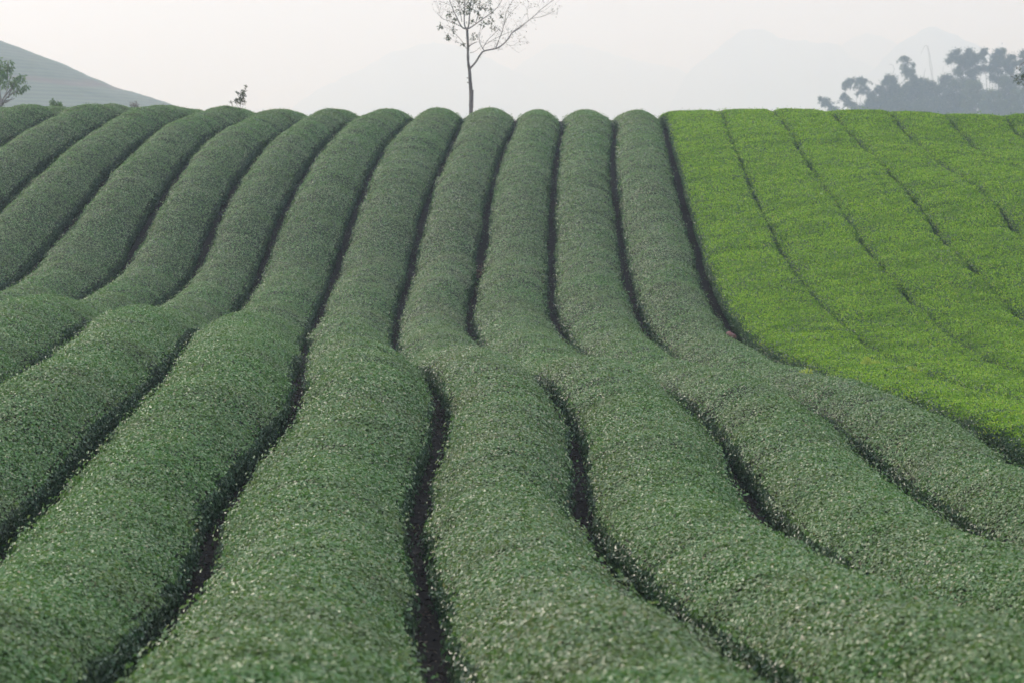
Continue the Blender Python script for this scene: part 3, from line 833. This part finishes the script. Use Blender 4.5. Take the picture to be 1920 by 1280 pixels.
def bamboo(u, culms, label, dy=0.0, mat=None, leafy=1.0):
    """culms: list of polylines in photo pixels, from low to the drooping tip; plumed along the upper part"""
    y = GD + dy; k = y / F_PX
    o = empty('bamboo_clump', (0, 0, 0)); tag(o, label, 'bamboo', 'bamboo clumps of the hazy grove')
    base = at(u, 205, y); base[2] = ground_z(base[0], y); o.location = base
    b, l_ = MB(), MB()
    for pts, plume, start in culms:
        P3 = [np.array([rng.normal() * .25, rng.normal() * .25, 0])] + [at(a, c, y) - base for a, c in pts]
        drift = rng.normal() * .6
        for i, q in enumerate(P3[1:]): q[1] += drift * (i + 1) / len(pts)
        pp = path(P3, 7)
        b.tube(pp, np.linspace(.055, .02, len(pp)), 5)
        if plume <= 0: continue
        m0 = int(len(pp) * start)
        seg = pp[m0:]
        reach = plume * k
        for _ in range(int(26 * leafy * max(.5, plume / 6))):
            ti = rng.integers(0, len(seg)); tf = ti / max(1, len(seg) - 1)
            ln = reach * rng.uniform(.5, 1.7) * np.interp(tf, [0, .4, .85, 1], [1.0, 1.3, .9, .6])
            d = unit_ball(1)[0] * np.array([1, 1, .5]); d /= np.linalg.norm(d)
            t = np.linspace(0, 1, 6)[:, None]
            sp = seg[ti] + d * ln * t + np.array([0, 0, -.55]) * ln * t ** 2
            b.tube(sp, np.linspace(.015, .006, 6), 3)
            n = int(26 + 10 * rng.random())
            a_ = rng.random(n) ** .7
            q = np.stack([np.interp(a_, t[:, 0], sp[:, z]) for z in range(3)], 1) + rng.normal(size=(n, 3)) * .16
            l_.leaves(q, d * .5 + rng.normal(size=(n, 3)) * .5 + np.array([0, 0, -.5]), rng.normal(size=(n, 3)), rng.uniform(.35, .75, n), rng.uniform(.14, .26, n))
    b.build('culms', [M_CULM], o)
    if l_.n: l_.build('foliage', [mat or M_FARLEAF], o)


bamboo(1566, [([(1563, 215), (1556, 195), (1548, 187), (1538, 184)], 6, .3), ([(1568, 215), (1560, 200), (1553, 192), (1546, 190)], 6, .3), ([(1570, 218), (1564, 204), (1556, 200)], 5, .3)],
       'small bamboo plume leaning outward alone at the low end of the grove')
bamboo(1600, [([(1606, 200), (1604, 165), (1597, 150), (1588, 152), (1584, 165)], 6, .45), ([(1600, 205), (1590, 190), (1582, 178), (1578, 180)], 7, .3),
              ([(1612, 200), (1616, 165), (1614, 152), (1610, 148)], 8, .4), ([(1602, 208), (1596, 196), (1588, 190)], 8, .2)],
       'bamboo clump with a plume arching over in a hook')
bamboo(1632, [([(1630, 200), (1628, 170), (1622, 152), (1615, 148)], 8, .35), ([(1636, 200), (1640, 175), (1646, 162), (1653, 166), (1656, 176)], 7, .4),
              ([(1630, 205), (1634, 185), (1636, 172)], 10, .25), ([(1640, 205), (1648, 190), (1654, 182)], 10, .25)],
       'drooping bamboo clump between the hooked plume and the rounded trees')
grove_tree(1672, [(1668, 150, 11), (1660, 155, 8), (1676, 152, 9), (1672, 166, 13), (1660, 172, 11), (1684, 168, 11), (1668, 185, 15), (1655, 190, 13), (1684, 188, 14)],
           'rounded tree left of the tall leaning bamboo plume')
bamboo(1715, [([(1713, 170), (1705, 140), (1697, 122), (1693, 110), (1695, 105)], 9, .42), ([(1716, 180), (1710, 150), (1705, 130)], 10, .4), ([(1718, 175), (1714, 140), (1717, 118)], 6, .4),
              ([(1722, 185), (1722, 160), (1726, 150)], 9, .4), ([(1712, 190), (1706, 172), (1700, 160)], 9, .3)],
       'tall leaning bamboo with a tufted crooked tip above its neighbours', 4)
bamboo(1745, [([(1747, 160), (1744, 125), (1741, 98), (1737, 86), (1731, 92), (1727, 102)], 0, 1), ([(1749, 160), (1744, 110), (1739, 86)], 0, 1), ([(1765, 165), (1767, 140), (1768, 125)], 0, .5),
              ([(1735, 165), (1733, 140), (1736, 128)], 0, .5), ([(1680, 160), (1677, 130), (1672, 121), (1667, 122)], 0, .6)],
       'thin bare bamboo poles sticking up in the gap of the grove', 8, leafy=.5)
grove_tree(1712, [(1702, 165, 12), (1716, 162, 10), (1694, 178, 13), (1712, 182, 16), (1728, 176, 12), (1700, 198, 16), (1722, 200, 16)],
           'low dense tree under the leaning bamboo plume', 6)
grove_tree(1745, [(1738, 156, 9), (1748, 160, 11), (1732, 168, 12), (1756, 168, 13), (1742, 178, 15), (1730, 194, 15), (1756, 192, 16)],
           'low dense tree below the thin bare poles', 0)
grove_tree(1772, [(1768, 150, 9), (1778, 146, 9), (1784, 158, 12), (1768, 164, 12), (1778, 178, 15), (1765, 192, 15), (1790, 190, 15)],
           'stepped dense tree left of the tallest grove tree', 5)
grove_tree(1806, [(1784, 106, 9), (1794, 98, 8), (1800, 112, 12), (1780, 115, 6), (1812, 104, 10), (1818, 96, 7), (1824, 104, 8), (1808, 122, 13), (1820, 120, 12), (1832, 112, 8), (1798, 134, 12),
                  (1818, 138, 14), (1834, 132, 10), (1840, 104, 6), (1843, 96, 5), (1806, 154, 15), (1828, 156, 15), (1846, 128, 8)],
           'tallest and broadest tree of the grove, spreading over the others', 14)
bamboo(1852, [([(1850, 140), (1846, 115), (1843, 98), (1848, 92)], 4, .5), ([(1856, 150), (1862, 128), (1868, 112), (1876, 100)], 6, .4), ([(1850, 160), (1842, 120), (1845, 100), (1850, 95)], 3, .6)],
       'feathery bamboo tips just right of the tallest grove tree', 10)
grove_tree(1872, [(1872, 98, 8), (1880, 97, 6), (1865, 106, 7), (1876, 108, 9), (1862, 116, 7), (1870, 120, 8), (1882, 116, 6), (1856, 130, 8), (1872, 134, 9), (1886, 128, 7), (1864, 148, 12), (1880, 150, 12)],
           'tree with a small round isolated top right of the tallest tree', 12)
grove_tree(1895, [(1892, 112, 8), (1900, 108, 5), (1886, 122, 9), (1902, 120, 9), (1894, 134, 12), (1884, 150, 12), (1904, 150, 14)],
           'dense mid height tree between round topped tree and the end of grove', 6)
grove_tree(1922, [(1916, 104, 7), (1924, 98, 9), (1914, 116, 7), (1930, 114, 12), (1920, 132, 13), (1936, 136, 14), (1916, 152, 14), (1934, 160, 16), (1950, 130, 14)],
           'tall tree closing the far end of the grove', 4)
grove_tree(1800, [(1790, 162, 12), (1806, 170, 13), (1782, 176, 13), (1800, 188, 16), (1780, 198, 14), (1818, 194, 15)], 'greyish low tree under the tallest grove tree', -4)
grove_tree(1828, [(1822, 158, 11), (1832, 164, 12), (1814, 172, 12), (1840, 176, 13), (1824, 184, 15), (1842, 194, 14), (1812, 196, 13)],
           'pale rounded green tree low in the middle of the grove', -10, M_FARYELLOW)
grove_tree(1863, [(1860, 174, 10), (1868, 180, 11), (1852, 184, 11), (1862, 194, 13), (1876, 196, 12), (1848, 200, 12)],
           'low yellowish bushy tree in front of the dense grove', -16, M_FARYELLOW)
grove_tree(1890, [(1884, 156, 12), (1896, 166, 13), (1878, 172, 12), (1890, 184, 15), (1904, 188, 14), (1880, 200, 14)], 'mid green tree behind the low yellowish bushy tree', -6)
grove_tree(1918, [(1912, 176, 13), (1924, 170, 13), (1934, 184, 14), (1916, 194, 15), (1902, 202, 11), (1940, 198, 14)], 'low greyish green tree at the foot of the tall end tree', -12, M_FARYELLOW)
grove_tree(1640, [(1628, 196, 12), (1644, 192, 12), (1618, 204, 11), (1636, 208, 13), (1652, 206, 12), (1604, 208, 9)], 'low bushy tree at the feet of the drooping bamboos', -5)
grove_tree(1685, [(1678, 192, 12), (1692, 194, 12), (1668, 202, 12), (1684, 208, 13), (1704, 206, 12)], 'low bushy tree at the foot of the rounded tree', -8)
grove_tree(1742, [(1734, 196, 12), (1750, 196, 12), (1722, 206, 12), (1742, 210, 13), (1764, 206, 13)], 'low bushy tree between the rounded trees in the grove middle', -9)

# ------------------------------------------------------------------ hills
def hill_material(name, c1, c2, c3, band=(0, 0)):
    m, nt, N, L, P = new_mat(name)
    tc = N.new('ShaderNodeTexCoord')
    nz = N.new('ShaderNodeTexNoise'); nz.inputs['Scale'].default_value = 0.06; nz.inputs['Detail'].default_value = 7
    L.new(tc.outputs['Object'], nz.inputs['Vector'])
    mp = N.new('ShaderNodeMapping'); mp.inputs['Scale'].default_value = (0.02, 0.02, 1.0); mp.inputs['Rotation'].default_value = (0, 0.06, 0)
    L.new(tc.outputs['Object'], mp.inputs[0])
    wv = N.new('ShaderNodeTexWave'); wv.wave_type = 'BANDS'; wv.bands_direction = 'Z'
    wv.inputs['Scale'].default_value = 0.36; wv.inputs['Distortion'].default_value = 5.0; wv.inputs['Detail'].default_value = 4; wv.inputs['Detail Scale'].default_value = 1.5
    L.new(mp.outputs[0], wv.inputs['Vector'])
    a = ramp(N, [(0.3, c1), (0.7, c2)]); L.new(nz.outputs['Fac'], a.inputs[0])
    mx = N.new('ShaderNodeMix'); mx.data_type = 'RGBA'
    k = N.new('ShaderNodeMath'); k.operation = 'MULTIPLY'; k.inputs[1].default_value = 0.55
    L.new(wv.outputs['Fac'], k.inputs[0]); L.new(k.outputs[0], mx.inputs[0])
    L.new(a.outputs[0], mx.inputs[6]); mx.inputs[7].default_value = (*c3, 1)
    src = mx
    if band[1]:
        mb_ = N.new('ShaderNodeMapping'); mb_.inputs['Scale'].default_value = (0.10, 0.10, 1.0)
        L.new(tc.outputs['Object'], mb_.inputs[0])
        sp = N.new('ShaderNodeSeparateXYZ'); L.new(mb_.outputs[0], sp.inputs[0])
        nb = N.new('ShaderNodeTexNoise'); nb.inputs['Scale'].default_value = 0.25; nb.inputs['Detail'].default_value = 4
        L.new(mb_.outputs[0], nb.inputs['Vector'])
        ad = N.new('ShaderNodeMath'); ad.operation = 'MULTIPLY_ADD'; ad.inputs[1].default_value = 5.0
        L.new(nb.outputs['Fac'], ad.inputs[0]); L.new(sp.outputs['Z'], ad.inputs[2])
        br = N.new('ShaderNodeMapRange'); br.inputs[1].default_value = band[0]; br.inputs[2].default_value = band[0] + band[1]
        L.new(ad.outputs[0], br.inputs[0])
        rr_ = ramp(N, [(0.0, (0, 0, 0)), (0.35, (1, 1, 1)), (0.6, (.7, .7, .7)), (1.0, (0, 0, 0))]); L.new(br.outputs[0], rr_.inputs[0])
        mx2 = N.new('ShaderNodeMix'); mx2.data_type = 'RGBA'
        k2 = N.new('ShaderNodeMath'); k2.operation = 'MULTIPLY'; k2.inputs[1].default_value = 0.75
        L.new(rr_.outputs[0], k2.inputs[0]); L.new(k2.outputs[0], mx2.inputs[0])
        L.new(mx.outputs[2], mx2.inputs[6]); mx2.inputs[7].default_value = (0.12, 0.075, 0.060, 1)
        src = mx2
    L.new(src.outputs[2], P.inputs['Base Color']); P.inputs['Roughness'].default_value = 0.9
    return m


M_HILL = hill_material('hillside_tea', (0.075, 0.118, 0.062), (0.105, 0.145, 0.080), (0.030, 0.032, 0.034), (14.2, 2.2))
M_MOUNT = hill_material('forested_rock', (0.035, 0.055, 0.030), (0.070, 0.085, 0.050), (0.09, 0.09, 0.08))

HD = 560.0
sil = [(-160, 44), (-80, 58), (-30, 68), (0, 78), (20, 84), (60, 100), (100, 116), (150, 140), (200, 163), (250, 178), (300, 195), (340, 207), (420, 232), (560, 290)]
hx = np.array([(u - 960) / F_PX * HD for u, v in sil]); hz = np.array([(V_HORIZON - v) / F_PX * HD for u, v in sil])
CX = -200.0
rr_k = hx - CX
ga, gr_ = np.meshgrid(np.linspace(0, 2*np.pi, 500, endpoint=True), np.linspace(0, 226, 200), indexing='ij')
hxx, hyy = CX + gr_ * np.cos(ga), HD + gr_ * np.sin(ga) * 1.25
hzz = np.interp(gr_, np.concatenate([[0, 14], rr_k, [230]]), np.concatenate([[hz[0] + 3.0, hz[0] + 1.5], hz, [-9.5]]))
hzz = hzz + 0.5 * noise2(hxx * .06, hyy * .06, 11) * np.clip(gr_ / 30, 0, 1) + 0.16 * noise2(hxx * .5, hyy * .5, 12) + 0.16 * noise2(hxx * 1.1, hyy * 1.1, 13)
hv = np.stack([hxx, hyy, hzz], -1).reshape(-1, 3)
hf = grid_faces(*hxx.shape)
o = mesh_object('hill', hv, hf.ravel(), np.full(len(hf), 4), [M_HILL], smooth=np.ones(len(hf), bool))
tag(o, kind='structure')


def mountain(prof, dist, depth, seed):
    """a ridge whose crest follows the photo's silhouette at that distance; slopes fall away to front and back"""
    us = np.linspace(prof[0][0], prof[-1][0], 160)
    vs = np.interp(us, [q[0] for q in prof], [q[1] for q in prof])
    ker = np.ones(5) / 5; vs = np.convolve(np.pad(vs, 2, mode='edge'), ker, 'valid')
    x = (us - 960) / F_PX * dist; z = (V_HORIZON - vs) / F_PX * dist
    z = z + dist * 2 / F_PX * noise2(us * .09, 0 * us, seed) + dist * 1.0 / F_PX * noise2(us * .3, 0 * us, seed + 1)
    t = np.linspace(-1, 1, 41)
    fall = np.clip(1 - np.abs(t) ** 1.3, 0, 1)
    X = np.repeat(x[:, None], 41, 1); Y = dist + t[None] * depth + depth * .12 * noise2(us * .03, 0 * us, seed + 2)[:, None]
    Z = -9 + (z[:, None] + 9) * fall[None]
    rough = noise2(X * .02, Y * .02, seed + 3) * 6 + noise2(X * .06, Y * .06, seed + 4) * 2.5
    Z = Z + rough * (1 - fall[None]) * np.clip((Z + 9) / 20, 0, 1) * (np.abs(t) > 0)[None]
    v = np.stack([X, Y, Z], -1).reshape(-1, 3)
    f = grid_faces(*X.shape)[:, ::-1]
    o = mesh_object('mountain', v, f.ravel(), np.full(len(f), 4), [M_MOUNT], smooth=np.ones(len(f), bool))
    tag(o, kind='structure')


mountain([(500, 270), (560, 190), (620, 160), (680, 132), (740, 100), (790, 84), (830, 82), (880, 95), (930, 118), (980, 140), (1050, 165), (1150, 200), (1250, 270)], 5400, 440, 21)
mountain([(880, 270), (950, 140), (1000, 105), (1035, 86), (1095, 86), (1150, 104), (1210, 118), (1270, 132), (1330, 160), (1420, 210), (1480, 270)], 5900, 460, 31)
mountain([(1220, 270), (1290, 135), (1340, 96), (1388, 57), (1430, 54), (1462, 76), (1490, 80), (1550, 82), (1580, 96), (1640, 130), (1720, 190), (1790, 270)], 5000, 440, 41)
mountain([(1500, 270), (1560, 100), (1595, 74), (1622, 64), (1650, 72), (1675, 88), (1720, 130), (1800, 200), (1850, 270)], 5600, 440, 51)
mountain([(1540, 270), (1610, 150), (1650, 115), (1690, 80), (1733, 52), (1765, 60), (1800, 74), (1850, 100), (1920, 120), (2020, 150), (2120, 270)], 4300, 400, 61)

# ------------------------------------------------------------------ small things among the rows
def on_gap(k, y):
    x = float(furrow_x(k, np.array([y]))[0])
    return np.array([x, y, float(ground_z(x, y))])


# faded pink bundle lying in the furrow by the bright field
M_PINK = plain_material('faded_pink_cloth', (0.16, 0.080, 0.078), (0.22, 0.115, 0.108), 18, 0.85, 0.5)
bp_ = on_gap(4, 41.3)
nu, nv = 24, 12
uu, vv = np.meshgrid(np.linspace(0, 2*np.pi, nu), np.linspace(0, np.pi, nv), indexing='ij')
r = 1 + 0.10 * noise2(uu * 1.3, vv * 2.0, 5) + 0.05 * noise2(uu * 4, vv * 4, 6)
r[-1] = r[0]
V = np.stack([0.10 * r * np.sin(vv) * np.cos(uu), 0.12 * r * np.sin(vv) * np.sin(uu), 0.06 + 0.07 * r * np.cos(vv) - 0.02 * np.cos(uu)], -1)
b = MB(); b.add(V.reshape(-1, 3), grid_faces(nu, nv))
o = b.build('cloth_bundle', [M_PINK]); o.location = bp_ + np.array([-0.08, 0, 0.24])
tag(o, 'small faded pink rounded bundle lying in the furrow beside the bright green hedge', 'bundle')
BUNDLE = o

# dry brown branch lying in the furrow below the lone tree
M_DRY = plain_material('dry_brown_twig', (0.12, 0.075, 0.055), (0.22, 0.15, 0.11), 30, 0.9)
dp = on_gap(1, 50.6)
b, l_ = MB(), MB()
for i in range(11):
    a0 = np.array([rng.uniform(-.08, .06), rng.uniform(-.5, .4), rng.uniform(0.02, .2)])
    d = np.array([rng.normal() * .5, rng.normal(), rng.uniform(0, .6)]); d /= np.linalg.norm(d)
    q = [a0, a0 + d * .12 + rng.normal(size=3) * .02, a0 + d * .28 + rng.normal(size=3) * .04]
    b.tube(path(q, 3), np.linspace(.011, .004, 7), 5)
n = 60
l_.leaves(np.stack([rng.uniform(-.10, .09, n), rng.uniform(-.6, .5, n), rng.uniform(0.02, .22, n)], 1), rng.normal(size=(n, 3)), rng.normal(size=(n, 3)), .07, .03)
dr = empty('dry_branch', dp); tag(dr, 'dead dry brown branch lying in the dark furrow', 'branch')
b.build('twigs', [M_DRY], dr); l_.build('dead_leaves', [M_DRY], dr)

# dead and fallen leaves on the soil of the furrows
b = MB()
for k in range(-4, 5):
    n = 1600
    yy = 9 + 27 * rng.random(n) ** 1.6
    xx = furrow_x(k, yy) + rng.normal(size=n) * 0.09
    p = np.stack([xx, yy, ground_z(xx, yy) + 0.012 + 0.01 * rng.random(n)], 1)
    b.leaves(p, rng.normal(size=(n, 3)) * np.array([1, 1, .2]), rng.normal(size=(n, 3)) * .35 + np.array([0, 0, 1]), rng.uniform(.03, .06, n), rng.uniform(.012, .024, n))
M_LITTER = leaf_material('fallen_leaf', [(0, (0.020, 0.016, 0.012)), (0.6, (0.050, 0.038, 0.028)), (0.85, (0.12, 0.095, 0.07)), (0.97, (0.24, 0.20, 0.15)), (1, (0.10, 0.16, 0.06))], (0.03, 0.025, 0.02), 0.7, 0.3, (1, 1, 1), 0.05)
tag(b.build('leaf_litter', [M_LITTER]), kind='stuff')

# yellowish fern fronds poking out of the bright field
M_FERN = leaf_material('yellow_fern', [(0, (0.32, 0.43, 0.09)), (1, (0.50, 0.58, 0.16))], (0.36, 0.44, 0.10), 0.5, 0.3, (1.2, 1.2, .7), .35)


def on_canopy(u, v, h):
    """where the sight line of a photo pixel meets the hedge tops"""
    for y in np.arange(28, 78, 0.1):
        q = at(u, v, y)
        if q[2] < float(ground_z(q[0], y)) + h: return q
    return q


def fern(u, v, y, stems, label):
    p0 = on_canopy(u, v + 6, 0.56); y = p0[1]
    o = empty('fern', p0); tag(o, label, 'fern', 'yellow ferns in the bright green field')
    k = y / F_PX
    b, l_ = MB(), MB()
    for pts in stems:
        P3 = path([np.array([a * k, rng.normal() * .01, c * k]) for a, c in pts], 6)
        b.tube(P3, np.linspace(.004, .002, len(P3)), 4)
        for i in range(2, len(P3)):
            t = i / len(P3); w = 0.075 * math.sin(math.pi * min(1, t * .9 + .1)) + .012
            dd = P3[i] - P3[i-1]; dd /= np.linalg.norm(dd)
            for sgn in (-1, 1):
                s = np.array([sgn * dd[2], 0, -sgn * dd[0]]) + dd * .4 + rng.normal(size=3) * .15
                l_.leaves(P3[i][None], s[None], rng.normal(size=(1, 3)) * .4 + np.array([[0, -1, .3]]), w, .022)
    b.build('stem', [M_FERN], o); l_.build('fronds', [M_FERN], o)


fern(1621, 682, 38.0, [[(0, -10), (0, 4), (2, 10), (7, 13), (11, 12)], [(1, -6), (3, 4), (4, 9)]], 'tallest yellow fern curling over in the bright green field')
fern(1640, 680, 38.0, [[(-2, -10), (0, 0), (3, 4), (9, 4)], [(-4, -8), (-8, -1), (-12, 0)]], 'low spreading yellow fern right beside the tallest fern')
fern(1709, 694, 37.0, [[(0, -8), (0, 2), (2, 8), (3, 10)]], 'thin single pale fern standing apart in the bright green field')
fern(1508, 697, 35.6, [[(0, -6), (3, 2), (9, 4), (14, 3)], [(-2, -6), (-3, 1), (-8, 2)]], 'yellow fern hanging over the dark furrow at the field edge')

# ------------------------------------------------------------------ haze: one even volume round everything
M_HAZE = bpy.data.materials.new('haze_air'); M_HAZE.use_nodes = True
N = M_HAZE.node_tree.nodes; L = M_HAZE.node_tree.links; N.clear()
ho = N.new('ShaderNodeOutputMaterial'); pv = N.new('ShaderNodeVolumePrincipled')
pv.inputs['Color'].default_value = (0.66, 0.82, 1.0, 1)
pv.inputs['Absorption Color'].default_value = (1, 1, 1, 1)
pv.inputs['Density'].default_value = HAZE_DENSITY
pv.inputs['Anisotropy'].default_value = 0.36
L.new(pv.outputs[0], ho.inputs['Volume'])
X0, X1, Y0, Y1, Z0, Z1 = -3950, 3950, -200, 7950, -14, 330
hvv = np.array([(x, y, z) for x in (X0, X1) for y in (Y0, Y1) for z in (Z0, Z1)], float)
hff = np.array([[0, 1, 3, 2], [4, 6, 7, 5], [0, 4, 5, 1], [2, 3, 7, 6], [0, 2, 6, 4], [1, 5, 7, 3]])
o = mesh_object('haze', hvv, hff.ravel(), np.full(6, 4), [M_HAZE])
tag(o, kind='stuff')
scene.cycles.volume_bounces = 2
scene.cycles.max_bounces = 8

scene.cycles.use_denoising = True
scene.cycles.use_adaptive_sampling = False
